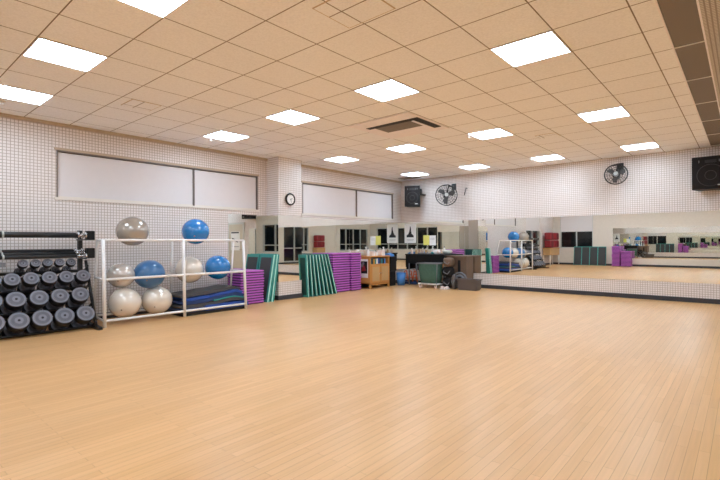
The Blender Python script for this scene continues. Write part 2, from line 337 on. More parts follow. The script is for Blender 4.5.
# ------------------------------------------------------------------ wall fittings
ck = thing('wall_clock', (PX, 6.70, 2.14), 'round white wall clock with black rim on the pillar', 'clock')
RX = Matrix.Rotation(math.pi/2, 4, 'Y')
MB().tor((PX+.03, 6.70, 2.285), .125, .018, 'blackp', RX).cyl((PX, 6.70, 2.285), (PX+.03, 6.70, 2.285), .13, 'blackp', seg=32).build('rim', ck)
MB().cyl((PX+.03, 6.70, 2.285), (PX+.034, 6.70, 2.285), .115, 'paper', seg=32).build('dial', ck)
tk = MB()
for i in range(12):
    a = i*math.pi/6; tk.box(-.001, .001, -.004, .004, .09, .106, 'ink', X=Matrix.Translation((PX+.036, 6.70, 2.285)) @ Matrix.Rotation(a, 4, 'X'))
tk.build('hour_marks', ck)
for a, l, w in ((math.radians(-70), .055, .006), (math.radians(-160), .085, .004)):
    MB().box(-.001, .001, -w, w, -.015, l, 'ink', X=Matrix.Translation((PX+.038, 6.70, 2.285)) @ Matrix.Rotation(a, 4, 'X')).build('hand', ck)

RX90 = Matrix.Rotation(math.pi/2, 4, 'X')
def speaker(loc, yaw, w, d, h_, label, arm):
    s = thing('wall_speaker', loc, label, 'speaker')
    X = Matrix.Translation(loc) @ Matrix.Rotation(yaw, 4, 'Z')
    MB().prism([(-w/2, -d/2), (w/2, -d/2), (w*.36, d/2), (-w*.36, d/2)], 'z', 0, h_, 'blackp', X=X).build('cabinet', s)
    g = MB().box(-w/2+.015, w/2-.015, -d/2-.012, -d/2, .04, h_-.02, 'spk', .005, X=X); gr = g.build('grille', s)
    Rr = Matrix.Rotation(yaw, 4, 'Z') @ RX90
    MB().tor(X @ Vector((0, -d/2-.014, h_*.42)), w*.36, .006, 'greyd', Rr).tor(X @ Vector((0, -d/2-.012, h_*.42)), w*.15, .006, 'greyd', Rr).build('woofer_ring', gr)
    MB().box(w*.42, w*.5+.03, -d*.3, -d*.05, h_*.55, h_*.85, 'blackp', .005, X=X).build('bracket_plate', s)
    MB().box(-.09, .09, -d/2-.016, -d/2-.012, h_-.13, h_-.07, 'blackm', X=X).build('horn', gr)
    for u in (-.16, .12, .17): MB().box(w*u*1.9-.006, w*u*1.9+.006, -d/2-.016, -d/2-.012, h_-.12, h_-.07, 'greyp', X=X).build('screw_slot', gr)
    MB().box(w*.18, w*.36, -d/2-.016, -d/2-.012, .065, .085, 'alu', X=X).build('badge', gr)
    MB().path([X @ Vector((arm, 0, h_*.6)), Vector((X @ Vector((arm, 0, 0)))[:2]+(loc[2]+h_*.6,)) + Vector((0, .05, 0)), Vector(((X @ Vector((arm, 0, 0))).x, YF, loc[2]+h_*.6))], .025, 'blackm').build('bracket', s)
    return s
speaker((-7.62, 11.3, 2.36), math.radians(22), .47, .34, .62, 'black wall speaker high in the far left corner', .2)
speaker((-.52, 11.42, 2.32), math.radians(0), .6, .4, .65, 'large black wall speaker high on the far wall at right edge', 0)

def fan(center, R_, yaw, pitch, label, side):
    f = thing('wall_fan', center, label, 'fan')
    X = Matrix.Translation(center) @ Matrix.Rotation(yaw, 4, 'Z') @ Matrix.Rotation(pitch, 4, 'X') @ Matrix.Rotation(math.pi/2, 4, 'X')   # local +z faces the room
    def L(p): return X @ Vector(p)
    cg = MB()
    R3 = X.to_3x3().to_4x4()
    cg.tor(L((0, 0, 0)), R_, .014, 'blackm', R3, 40)
    for q, z in ((.8, .055), (.6, .07), (.4, .08), (.22, .085)):
        cg.tor(L((0, 0, z)), R_*q, .0035, 'blackm', R3, 32, 5)
    for q, z in ((.8, -.055), (.55, -.075)): cg.tor(L((0, 0, z)), R_*q, .0035, 'blackm', R3, 32, 5)
    for i in range(24):
        a = i*math.pi/12; c, s_ = math.cos(a), math.sin(a)
        cg.path([L((R_*c, R_*s_, 0)), L((R_*.8*c, R_*.8*s_, .055)), L((R_*.2*c, R_*.2*s_, .085))], .004, 'blackm', 5)
        if i % 2 == 0: cg.path([L((R_*c, R_*s_, 0)), L((R_*.8*c, R_*.8*s_, -.055)), L((R_*.2*c, R_*.2*s_, -.08))], .0025, 'blackm', 5)
    cg.build('cage', f)
    for i in range(3):
        a = i*2*math.pi/3+.5
        pts = [(.05, -.03), (R_*.5, -R_*.36), (R_*.85, -R_*.2), (R_*.88, R_*.12), (R_*.5, R_*.14), (.05, .03)]
        MB().prism(pts, 'z', -.006, .006, 'fanb', X=X @ Matrix.Rotation(a, 4, 'Z') @ Matrix.Rotation(math.radians(20), 4, 'X')).build('blade', f)
    MB().cyl(L((0, 0, .01)), L((0, 0, .05)), .055, 'alu').build('hub', f)
    MB().cyl(L((0, 0, -.22)), L((0, 0, -.05)), .075, 'blackm', bev=.01).build('motor', f)
    b = MB()
    b.path([L((0, 0, -.16)), Vector(center)+Vector((side*.02, .1, R_*.9)), Vector((center[0]+side*.02, YF, center[2]+R_*.9))], .02, 'blackm')
    b.path([L((-.09, R_*.95, -.02)), Vector(center)+Vector((side*.02, .1, R_*1.0)), L((.09, R_*.95, -.02))], .014, 'blackm')
    b.box(center[0]-.07+side*.02, center[0]+.07+side*.02, YF-.02, YF, center[2]+R_*.9-.09, center[2]+R_*.9+.09, 'blackm')
    b.build('bracket', f)
    return f
fan((-6.46, 11.25, 2.63), .3, math.radians(34), math.radians(-8), 'black caged wall fan beside the corner speaker', 1)
fan((-2.19, 11.3, 2.79), .225, math.radians(8), math.radians(-8), 'smaller caged wall fan high above the middle of the far mirror', 1)
tag(MB().path([(-6.02, YF, 2.82), (-6.02, YF-.08, 2.82), (-6.06, YF-.1, 2.62)], .012, 'blackm').build('pull_switch'), 'short black bracket arm on the wall right of the corner fan', 'bracket')

# posters and papers on the far mirror
ps = thing('poster', (-7.98, YF-mt, 1.26), 'white poster with black silhouette on the mirror at the corner', 'poster')
ym = YF-mt
MB().box(-8.2, -7.77, ym-.004, ym, 1.26, 1.87, 'paper').build('sheet', ps)
MB().prism([(-8.12, 1.44), (-7.85, 1.44), (-7.86, 1.5), (-7.93, 1.55), (-7.95, 1.64), (-7.955, 1.72), (-7.97, 1.78), (-7.995, 1.78), (-8.0, 1.7), (-8.03, 1.6), (-8.06, 1.54), (-8.12, 1.5)], 'y', ym-.006, ym-.004, 'ink').build('silhouette', ps)
MB().box(-8.12, -7.85, ym-.006, ym-.004, 1.36, 1.372, 'inkg').box(-8.09, -7.88, ym-.006, ym-.004, 1.33, 1.338, 'inkg').build('caption_lines', ps)
tag(MB().box(-7.5, -7.29, ym-.004, ym, 1.2, 1.5, 'yellow').build('paper_sheet'), 'yellow sheet of paper taped to the far mirror', 'paper')
tag(MB().box(-7.28, -7.06, ym-.004, ym, 1.19, 1.49, 'paper').box(-7.25, -7.1, ym-.005, ym-.004, 1.4, 1.41, 'inkg').box(-7.25, -7.1, ym-.005, ym-.004, 1.36, 1.367, 'inkg').build('paper_sheet'), 'white sheet of paper beside the yellow one on the mirror', 'paper')

# ------------------------------------------------------------------ white ball rack
rk = thing('ball_rack', (-7.7, 3.9, 0), 'white tubular ball rack holding eight exercise balls', 'rack')
xf = -7.43; tr = .02
xr = lambda z: -8.15+.28*z/1.34
posts = ((2.61, 2.59, 2.69, 2.66), (3.9, 3.87, 4.0, 3.89), (5.16, 5.10, 5.26, 5.17))
for (fb, ft, rb, rt) in posts:
    MB().cyl((xf, fb, 0), (xf, ft, 1.34), .026, 'whitem').build('front_post', rk)
    MB().cyl((xr(0), rb, 0), (xr(1.34), rt, 1.34), tr, 'whitem').build('rear_post', rk)
for z, k in ((1.34, 1), (.735, .55), (.10, .07)):
    yy = [fb+(ft-fb)*k for fb, ft, _, _ in posts]; yr = [rb+(rt-rb)*k for _, _, rb, rt in posts]
    MB().cyl((xf, yy[0], z), (xf, yy[2], z), tr, 'whitem').build('front_rail', rk)
    MB().cyl((xr(z), yr[0], z), (xr(z), yr[2], z), tr, 'whitem').build('rear_rail', rk)
    for a in (0, 2): MB().cyl((xf, yy[a], z), (xr(z), yr[a], z), .017, 'whitem').build('side_rail', rk)
def ball(x, y, z, r, m, label):
    b = thing('exercise_ball', (x, y, z-r), label, 'ball', 'exercise balls on the white rack')
    s = MB().sph((x, y, z), r, m, (1, 1, .965), 48)
    s.build('ball_skin', b)
    d = Vector((.75, -.5, -.35)).normalized()
    c = Vector((x, y, z))+d*r*.985
    MB().cyl(c, c+d*.008, .012, 'plug').build('plug', b)
def S(y, z, X): return (y*X/-7.75, 1.292+(z-1.292)*X/-7.75)
for (y, z, X, r, m, l) in (
    (3.15, 1.49, -7.65, .25, 'grey_ball', 'grey exercise ball on top of the rack at left'),
    (4.28, 1.505, -7.65, .245, 'blue', 'bright blue exercise ball on top of the rack at right'),
    (2.97, .765, -7.75, .21, 'silver', 'smaller silver exercise ball on the middle tier at far left'),
    (3.43, .76, -7.71, .25, 'blue2', 'dusty blue exercise ball on the middle tier, left half'),
    (3.03, .315, -7.68, .25, 'pearl', 'pearl white exercise ball on the bottom tier at left'),
    (3.56, .305, -7.70, .25, 'pearl', 'pearl white exercise ball on the bottom tier beside the mats'),
    (4.16, .80, -7.72, .25, 'pearl', 'pearl white exercise ball on the middle tier, right half'),
    (4.74, .82, -7.72, .24, 'blue', 'bright blue exercise ball on the middle tier at far right')):
    yy, zz = S(y, z, X); ball(X, yy, zz, r, m, l)

# mats slumped under the rack
def soft_mat(name, prof, th, x0, x1, m, label, me=None):
    b = MB(); n = 24; pts = []
    def P(u):
        k = u*(len(prof)-1); i = min(int(k), len(prof)-2); w = k-i; w = w*w*(3-2*w)
        return (prof[i][0]+(prof[i+1][0]-prof[i][0])*(k-i), prof[i][1]+(prof[i+1][1]-prof[i][1])*w)
    lo = [P(i/n) for i in range(n+1)]
    r = th/2
    cap = lambda p, s: [(p[0]+s*r*math.cos(a), p[1]+r+r*math.sin(a)) for a in ([-1.2, -.6, 0, .6, 1.2])]
    ring = lo+cap(lo[-1], 1)+[(p[0], p[1]+th) for p in lo[::-1]]+cap(lo[0], -1)[::-1]
    b.prism(ring, 'x', x0, x1, m, smooth=False)
    return tag(b.build(name), label, 'mat', 'folded mats under the ball rack')
MT = [('black', [(3.88, 0), (4.6, 0), (5.2, 0)], .05, -8.12, -7.47, 'black foam mat at the very bottom of the mat pile'),
 ('royal', [(4.35, .052), (4.9, .055), (5.2, .052)], .10, -8.1, -7.47, 'royal blue mat bulging from the lower right of the pile'),
 ('navy', [(3.9, .055), (4.15, .06), (4.32, .052)], .07, -8.1, -7.48, 'short navy mat end at the lower left of the pile'),
 ('greym', [(3.88, .13), (4.2, .135), (4.6, .157), (4.95, .19), (5.17, .157)], .055, -8.1, -7.48, 'dark grey mat folded across the middle of the pile'),
 ('teal', [(4.5, .215), (4.9, .25), (5.17, .215)], .022, -8.05, -7.475, 'thin teal mat edge between the grey and navy mats'),
 ('navy', [(3.92, .19), (4.3, .2), (4.6, .24), (4.95, .275), (5.14, .24)], .06, -8.08, -7.50, 'navy blue mat in the upper middle of the pile'),
 ('royal', [(4.0, .253), (4.4, .27), (4.7, .305), (5.0, .34), (5.12, .305)], .05, -8.08, -7.52, 'royal blue mat second from the top of the pile'),
 ('greym', [(3.92, .31), (4.2, .33), (4.6, .358), (4.95, .392), (5.08, .36)], .06, -8.08, -7.55, 'dark grey mat on top of the pile under the rack')]
for m, p, th, x0, x1, l in MT: soft_mat('exercise_mat', p, th, x0, x1, m, l)

# ------------------------------------------------------------------ dumbbell rack
dr = thing('dumbbell_rack', (-7.8, 1.4, 0), 'black steel dumbbell rack against the left wall', 'rack')
y0r, y1r = .75, 2.5
ROWS = [(-7.80, 1.015, .064, .065, 1.67, .152), (-7.70, .80, .101, .09, 1.53, .219), (-7.58, .53, .12, .105, 1.545, .263), (-7.46, .25, .127, .12, 1.55, .27)]
tl = math.radians(31)
for y in (y0r, y1r):
    MB().box(-8.2, -8.14, y-.03, y+.03, 0, 1.5, 'blackm').build('upright', dr)
    MB().prism([(-8.18, 0), (-7.28, 0), (-7.28, .04), (-8.0, .08), (-8.18, .08)], 'y', y-.03, y+.03, 'blackm').build('foot', dr)
    MB().cyl((-7.46, y, .04), (-7.9, y, 1.02), .022, 'blackm').build('brace', dr)
for X, z, r, hh, ys, st in ROWS:
    for q in (-.13, -.3):
        cx_, cz_ = X+q*math.cos(tl)-.02, z+q*math.sin(tl)-r/math.cos(tl)-.012
        MB().box(-.03, .03, y0r, y1r, -.008, .008, 'blackm', X=Matrix.Translation((cx_, 0, cz_)) @ Matrix.Rotation(-tl, 4, 'Y')).build('shelf_rail', dr)
    MB().box(-.36, .05, y0r, y0r+.02, -.012, .012, 'blackm', X=Matrix.Translation((X-.02, 0, z-r-.03)) @ Matrix.Rotation(-tl, 4, 'Y')).build('shelf_end', dr)
    MB().box(-.36, .05, y1r-.02, y1r, -.012, .012, 'blackm', X=Matrix.Translation((X-.02, 0, z-r-.03)) @ Matrix.Rotation(-tl, 4, 'Y')).build('shelf_end', dr)
MB().box(-7.92, -7.80, 2.49, 2.60, 1.345, 1.49, 'blackp', .008).build('end_block', dr)
MB().box(-7.92, -7.80, 2.49, 2.60, 1.06, 1.22, 'blackp', .008).build('end_block', dr)
for z in (1.36, 1.07):
    for y in (.8, 2.46): MB().box(-8.16, -7.76, y-.015, y+.015, z-.02, z, 'blackm').build('bar_cradle', dr)
def bar(x, z, label, r=.026):
    b = thing('weight_bar', (x, 1.4, z), label, 'bar', 'padded weight bars on the dumbbell rack')
    MB().cyl((x, .75, z), (x, 2.34, z), r, 'black').build('padded_sleeve', b)
    for a in (.62, 2.34): MB().cyl((x, a, z), (x, a+.14, z), .016, 'chrome').build('chrome_end', b)
    for a in (.7, 2.36, 2.46, 1.43): MB().cyl((x, a, z), (x, a+.022, z), r+.012 , 'chrome' if a != 1.43 else 'alu').build('collar', b)
bar(-7.83, 1.42, 'front padded bar on the upper cradle of the dumbbell rack', .043); bar(-7.95, 1.412, 'rear padded bar on the upper cradle of the dumbbell rack', .032)
bar(-7.80, 1.1, 'front padded bar on the lower cradle of the dumbbell rack'); bar(-7.88, 1.14, 'middle padded bar on the lower cradle, raised above the front one'); bar(-7.96, 1.18, 'rear padded bar on the lower cradle of the dumbbell rack')
tag(MB().box(-8.08, -7.72, 1.05, 1.46, .97, .985, 'greyp', .004).box(-8.08, -7.72, 1.05, 1.46, .985, 1.03, 'greyp', .004).build('storage_tray'), 'grey tray lying on the top tier left of the small dumbbells', 'tray')
rn = ['top', 'second', 'third', 'bottom']
for ri, (X, z, r, hh, ys, st) in enumerate(ROWS):
    hd = r*1.0
    root = thing('dumbbell', (0, 0, 0), 'x', 'dumbbell', 'round rubber dumbbells on the %s tier' % rn[ri])
    for s_ in (0, 1):
        a = 0 if s_ == 0 else -.17-hd
        h_ = MB().cyl((a-hd, 0, 0), (a, 0, 0), r, 'black', seg=28, bev=.008)
        h_.cyl((a-.001, 0, 0), (a+.003, 0, 0), r*.93, 'face', seg=28).cyl((a-.001, 0, 0), (a+.0045, 0, 0), r*.7, 'face2', seg=24).cyl((a-.001, 0, 0), (a+.007, 0, 0), r*.4, 'face', seg=20)
        hb = h_.build('weight_head', root)
        if s_ == 0: MB().cyl((a, 0, 0), (a+.01, 0, 0), .016 if r > .08 else .01, 'black').tor((a+.004, 0, 0), r*.72, .003, 'greyp', RX, 24, 5).build('end_cap', root)
    MB().cyl((-.2-hd, 0, 0), (-hd+.01, 0, 0), .016, 'chrome').build('handle', root)
    ks = []
    k0 = int((ys-.85)/st)
    n_vis = 5 if ri < 2 else 4
    for k in range(-k0, n_vis): ks.append(k)
    if ri == 0: ks = [k for k in ks if k >= 0 or ys+k*st < .98]
    for q, k in enumerate(ks):
        pos = n_vis-1-k
        lab = '%s dumbbell on the %s tier, %s from the ball rack end' % ('small round' if ri == 0 else 'round grey-faced', rn[ri], ['first']+ORD[1:] and (['first']+ORD[1:])[pos])
        y = ys+k*st+random.uniform(-.006, .006)
        sc = 1 if not (ri == 2 and k == 0) else .9
        if q == 0:
            root.location = (X, y, z); root.rotation_euler = (0, -tl, random.uniform(-.04, .04)); root['label'] = lab
        else: dup(root, (X, y, z+random.uniform(-.004, .004)), lab, (0, -tl, random.uniform(-.05, .05)))

# ------------------------------------------------------------------ step platforms
def step_mesh(name, x0, x1, y0, y1, h_):
    b = MB(); cxm, cym = (x0+x1)/2, (y0+y1)/2
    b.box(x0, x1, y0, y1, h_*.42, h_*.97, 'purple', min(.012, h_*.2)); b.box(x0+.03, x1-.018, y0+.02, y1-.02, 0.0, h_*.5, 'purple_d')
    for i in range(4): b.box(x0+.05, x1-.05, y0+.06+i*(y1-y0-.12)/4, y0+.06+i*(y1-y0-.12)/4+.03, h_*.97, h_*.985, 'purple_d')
    return b
def step_stack(x0, x1, y0, y1, n, h_, where, group):
    first_ = None
    for k in range(n):
        lab = 'purple step, %s in %s' % (ORD[n-1-k] + (' from the top' if n-1-k else ''), where)
        dx, dy = random.uniform(-.008, .008), random.uniform(-.01, .01)
        if first_ is None:
            first_ = tag(step_mesh('step', x0, x1, y0, y1, h_).build('step_platform'), lab, 'step platform', group); base_loc = first_.location.copy()
        else:
            o = first_.copy(); C.objects.link(o); o.location = base_loc+Vector((dx, dy, k*h_)); o['label'] = lab
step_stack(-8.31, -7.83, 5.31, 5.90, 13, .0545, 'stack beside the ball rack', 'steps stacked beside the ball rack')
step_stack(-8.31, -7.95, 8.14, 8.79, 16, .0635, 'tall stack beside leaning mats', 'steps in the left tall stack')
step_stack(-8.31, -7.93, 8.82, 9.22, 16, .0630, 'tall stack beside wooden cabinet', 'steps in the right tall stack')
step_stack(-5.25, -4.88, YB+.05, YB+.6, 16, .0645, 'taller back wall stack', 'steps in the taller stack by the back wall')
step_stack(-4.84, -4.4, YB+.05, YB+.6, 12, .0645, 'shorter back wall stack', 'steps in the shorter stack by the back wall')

# ------------------------------------------------------------------ teal mats
def lean_mat(p, ang, axis, w, h_, th, label, group, facem='char', mg=.05):
    """standing mat; bottom centre-front at p, width w along its own x, leaning by ang; axis: rotation about z of its face normal (-y local)"""
    t = thing('folding_mat', p, label, 'mat', group)
    X = Matrix.Translation(p) @ Matrix.Rotation(axis, 4, 'Z') @ Matrix.Rotation(-ang, 4, 'X')
    MB().box(-w/2, w/2, 0, th*.42, 0, h_, 'teal', .008, X=X).box(-w/2, w/2, th*.54, th, 0, h_, 'deep' if facem == 'deep' else 'teal', .008, X=X).box(-w/2+.01, w/2-.01, th*.38, th*.58, 0, h_-.01, 'deep', X=X).build('foam_core', t)  # in the leaning row the rear half is darkened, painting shade into the gaps
    MB().box(-w/2+mg, w/2-mg, -.004, .002, mg, h_-mg-.02, facem, X=X).build('face_panel', t)
    MB().box(w/2-.004, w/2+.004, th*.06, th*.44, .004, h_-.004, 'teal_l', X=X).build('edge_binding', t)
    return t
g1 = 'teal mats leaning against the clock pillar'
lean_mat((-8.08, 5.98, 0), math.radians(10.5), 0, .47, 1.05, .09, 'teal mat leaning on the pillar side, front one with dark face', g1)
lean_mat((-8.08, 6.10, 0), math.radians(8.6), 0, .47, 1.05, .08, 'teal mat leaning on the pillar side, directly behind the front one', g1)
g2 = 'teal mats leaning in a row right of the pillar'
for k in range(8):
    yb, yt = 7.13+.135*k, 7.075+.098*k
    a = math.atan2(yb-yt, 1.0)
    lean_mat((-8.04, yb, 0), -a, 0, .52, 1.0/math.cos(a), .055, 'teal mat %s from the pillar in the leaning row' % (['first']+ORD[1:])[k], g2, 'deep')
g3 = 'dark faced mats leaning on the back wall under the window'
for k in range(4):
    x = -7.0+.4*k
    lean_mat((x, YB+.2, 0), math.radians(8), math.pi, .39, 1.02, .045, 'dark faced teal mat %s from the corner under the back window' % (['first']+ORD[1:])[k], g3, 'char', .02)

# ------------------------------------------------------------------ wooden cabinet
cb = thing('wooden_cabinet', (-8.09, 9.94, 0), 'honey wood cabinet with open top shelf and two doors', 'cabinet')
xa, xb, ya, yb = -8.32, -7.85, 9.50, 10.38
c = MB().box(xa-.0, xb+.02, ya-.02, yb+.02, .875, .905, 'wood', .004)
c.box(xa, xb, ya, ya+.03, .12, .875, 'wood').box(xa, xb, yb-.03, yb, .12, .875, 'wood').box(xa, xa+.015, ya, yb, .12, .875, 'wood').box(xa, xb, ya, yb, .12, .15, 'wood').box(xa, xb-.01, ya, yb, .66, .68, 'wood')
c.build('carcass', cb)
for (x, y) in ((xb-.04, ya), (xb-.04, yb-.05), (xa, ya), (xa, yb-.05)): MB().box(x, x+.04, y, y+.05, 0, .14, 'wood').build('leg', cb)
MB().prism([(ya+.05, .12), (ya+.12, .09), (yb-.12, .09), (yb-.05, .12)], 'x', xb-.03, xb-.01, 'wood').build('apron', cb)
for (a, b_, hy) in ((ya+.035, 9.935, 9.9), (9.945, yb-.035, 9.98)):
    d = MB().box(xb-.005, xb+.015, a, b_, .16, .655, 'wood', .003).build('door', cb)
    MB().box(xb+.015, xb+.019, a+.05, b_-.05, .2, .6, 'tan', .003).build('door_panel', d)
    MB().cyl((xb+.015, hy, .42), (xb+.04, hy, .42), .012, 'chrome').build('door_knob', d)
pz = thing('poster', (-8.09, ya, .3), 'small poster taped to the side of the wooden cabinet', 'poster')
MB().box(-8.2, -7.93, ya-.004, ya, .3, .82, 'paper').build('sheet', pz)
MB().box(-8.18, -7.95, ya-.006, ya-.004, .42, .76, 'ink').build('picture', pz)
MB().prism([(-8.15, .48), (-8.0, .5), (-8.04, .62), (-8.1, .7)], 'y', ya-.008, ya-.006, 'red').prism([(-8.16, .62), (-8.1, .58), (-8.05, .72), (-8.12, .74)], 'y', ya-.008, ya-.006, 'inkg').build('picture_shapes', pz)
cols = ['teal_b', 'greym', 'amber', 'teal', 'paper', 'royal', 'greym', 'teal_b', 'black', 'bluef']
cn = ['turquoise', 'grey', 'amber', 'teal', 'white', 'blue', 'slate grey', 'blue-green', 'black', 'light blue']
y = ya+.05
for k in range(10):
    w = random.uniform(.055, .085); hh = random.uniform(.12, .17)
    tag(MB().box(xb-.26, xb-.04, y, y+w-.006, .681, .681+hh, cols[k], .003).build('storage_case'), '%s case standing in the open top shelf of the wooden cabinet' % cn[k], 'case', 'cases on the cabinet shelf'); y += w
def bottle(x, y, z, h_, r, m, cap, label, cat='bottle'):
    b = thing('spray_bottle', (x, y, z), label, cat)
    MB().cyl((x, y, z), (x, y, z+h_*.62), r, m, bev=.006).cyl((x, y, z+h_*.6), (x, y, z+h_*.78), r*.95, m, r1=r*.35).build('bottle_body', b)
    MB().cyl((x, y, z+h_*.76), (x, y, z+h_*.9), r*.38, cap).box(x-.01, x+.01, y-.04, y+.02, z+h_*.88, z+h_, cap, .003).build('nozzle', b)
bottle(-7.98, 9.57, .905, .24, .04, 'paper', 'greyp', 'white spray bottle on the left end of the wooden cabinet')
bottle(-8.0, 10.3, .905, .25, .042, 'paper', 'paper', 'white spray bottle on the right end of the wooden cabinet')
for (x0, x1, a, b_, hh, m, l) in ((-8.1, -7.92, 9.68, 9.86, .13, 'pinkw', 'pale pink box on the left of the cabinet top'), (-8.1, -7.92, 10.1, 10.24, .15, 'pinkw', 'pale pink box on the right of the cabinet top'), (-8.15, -8.0, 9.9, 10.05, .1, 'paper', 'low white box in the middle of the cabinet top')):
    t = thing('cardboard_box', ((x0+x1)/2, (a+b_)/2, .905), l, 'box')
    MB().box(x0, x1, a, b_, .905, .905+hh, m, .004).build('carton', t); MB().box(x0-.002, x1+.002, (a+b_)/2-.02, (a+b_)/2+.02, .9055, .907+hh, 'paper').build('tape_strip', t)

# ------------------------------------------------------------------ far left corner clutter
def amp(x0, x1, y0, y1, z0, z1, label):
    t = thing('speaker_case', ((x0+x1)/2, (y0+y1)/2, z0), label, 'case', 'dark cases stacked in the corner')
    MB().box(x0, x1, y0, y1, z0, z1, 'blackp', .01).build('case_body', t)
    MB().box(x1-.001, x1+.004, y0+.03, y1-.03, z0+.03, z1-.03, 'spk', .002).build('front_panel', t)
    MB().box(x0+.1, x1-.1, y0-.012, y0+.0, z0+.12, z1-.1, 'spk', .003).build('side_panel', t)
amp(-8.3, -7.92, 10.5, 10.78, 0, .44, 'dark case on the floor between wooden cabinet and corner')
amp(-8.3, -7.90, 10.5, 10.8, .44, .87, 'dark case stacked on top of another beside the wooden cabinet')
tag(MB().prism([(-8.25, .87), (-7.95, .87), (-7.97, .93), (-8.08, .965), (-8.2, .94)], 'y', 10.55, 10.76, 'bluef').build('folded_towel'), 'blue cloth lying on the upper dark case', 'towel')
bk = thing('bucket', (-7.86, 10.97, 0), 'blue plastic bucket on the floor in the corner', 'bucket')
MB().cyl((-7.86, 10.97, 0), (-7.86, 10.97, .36), .11, 'bluef', r1=.145, seg=24).build('pail', bk); MB().tor((-7.86, 10.97, .36), .145, .012, 'bluef').build('rim', bk)
for k, (x, y) in enumerate(((-8.0, 11.42), (-7.83, 11.42), (-7.66, 11.42))):
    t = thing('agility_hurdle', (x, y, 0), 'orange folding hurdle %s from the corner bucket' % ['first', 'second', 'third'][k], 'hurdle', 'orange hurdles under the black desk')
    MB().path([(x-.09, y, .07), (x-.03, y, .40), (x+.03, y, .40), (x+.09, y, .07)], .017, 'orange').cyl((x-.07, y, .2), (x+.07, y, .2), .013, 'orange').cyl((x-.05, y, .3), (x+.05, y, .3), .013, 'orange').build('frame', t)
    MB().box(x-.085, x+.085, y-.1, y+.1, 0, .08, 'navy', .01).build('base', t)
ds = thing('desk', (-7.2, 11.35, 0), 'long black desk with deep front panel against far mirror', 'desk')
MB().box(-7.8, -6.45, 11.1, 11.63, .9, .935, 'blackp', .004).build('desktop', ds)
MB().box(-7.78, -6.47, 11.13, 11.16, .66, .9, 'blackp', .003).box(-7.78, -7.75, 11.13, 11.6, .66, .9, 'blackp').build('front_panel', ds)
for x in (-7.72, -6.52):
    for y in (11.2, 11.58): MB().cyl((x, y, 0), (x, y, .9), .02, 'greyp').build('leg', ds)
bottle(-7.72, 11.35, .935, .17, .04, 'pinkw', 'paper', 'cream bottle on the left of the black desk')
bottle(-7.58, 11.38, .935, .15, .035, 'tan', 'pinkw', 'tan bottle next to the cream bottle on the desk')
t = thing('paper_tray', (-7.3, 11.35, .935), 'flat paper tray on the middle of the black desk', 'tray')
MB().box(-7.45, -7.12, 11.25, 11.5, .935, .945, 'greyp').box(-7.45, -7.12, 11.25, 11.26, .945, .97, 'greyp').box(-7.45, -7.44, 11.25, 11.5, .945, .97, 'greyp').box(-7.13, -7.12, 11.25, 11.5, .945, .97, 'greyp').build('tray_body', t)
MB().box(-7.43, -7.15, 11.27, 11.49, .945, .965, 'paper').build('paper_pile', t)
tag(MB().sph((-6.85, 11.35, .99), .1, 'paper', (1.5, 1, .62), 16).sph((-6.95, 11.3, .97), .07, 'teal_b', (1, 1, .6), 12).sph((-6.76, 11.32, 1.0), .07, 'pinkw', (1, 1, .8), 12).build('crumpled_towel'), 'crumpled white and blue towel on the right of the black desk', 'towel')
# laundry cart
lc = thing('laundry_cart', (-6.75, 10.86, 0), 'green canvas laundry cart on a white base', 'cart')
b = MB(); n = 14
cxl, cyl_ = -6.75, 10.86
for (x0, x1, zt) in ((-.30, .30, 0),):
    top = [(-.33, -.2), (.33, -.2), (.33, .2), (-.33, .2)]
t_ = bmesh.new(); rings = []
for z, s_, wob in ((.14, .84, .0), (.3, .93, .01), (.5, .99, .012), (.68, 1.0, 0)):
    ring = []
    for k in range(32):
        a = 2*math.pi*k/32; c_, s2 = math.cos(a), math.sin(a); q = (abs(c_)**6+abs(s2)**6)**(-1/6)
        w_ = 1+wob*2*math.sin(k*2.4)
        ring.append(t_.verts.new((cxl+.31*q*c_*s_*w_, cyl_+.2*q*s2*s_*w_, z)))
    rings.append(ring)
for a_, b2 in zip(rings, rings[1:]):
    for k in range(32): t_.faces.new((a_[k], a_[(k+1) % 32], b2[(k+1) % 32], b2[k]))
t_.faces.new(rings[0][::-1])
b.merge(t_, 'greenc', smooth=True); b.build('canvas_bag', lc)
rim = MB(); P4 = [(cxl-.33, cyl_-.21, .69), (cxl+.33, cyl_-.21, .69), (cxl+.33, cyl_+.21, .69), (cxl-.33, cyl_+.21, .69)]
rim.path(P4+[P4[0]], .016, 'greyp')
for p, q in ((P4[0], (cxl-.3, cyl_-.19, .12)), (P4[1], (cxl+.3, cyl_-.19, .12)), (P4[2], (cxl+.3, cyl_+.19, .12)), (P4[3], (cxl-.3, cyl_+.19, .12))): rim.cyl(p, q, .01, 'greyp')
rim.build('frame', lc)
MB().box(cxl-.31, cxl+.31, cyl_-.2, cyl_+.2, .1, .135, 'paper', .008).build('base', lc)
for dx in (-.25, .25):
    for dy in (-.15, .15): MB().cyl((cxl+dx, cyl_+dy-.012, .045), (cxl+dx, cyl_+dy+.012, .045), .045, 'pinkw').box(cxl+dx-.015, cxl+dx+.015, cyl_+dy-.018, cyl_+dy+.018, .06, .1, 'greyp').build('caster', lc)
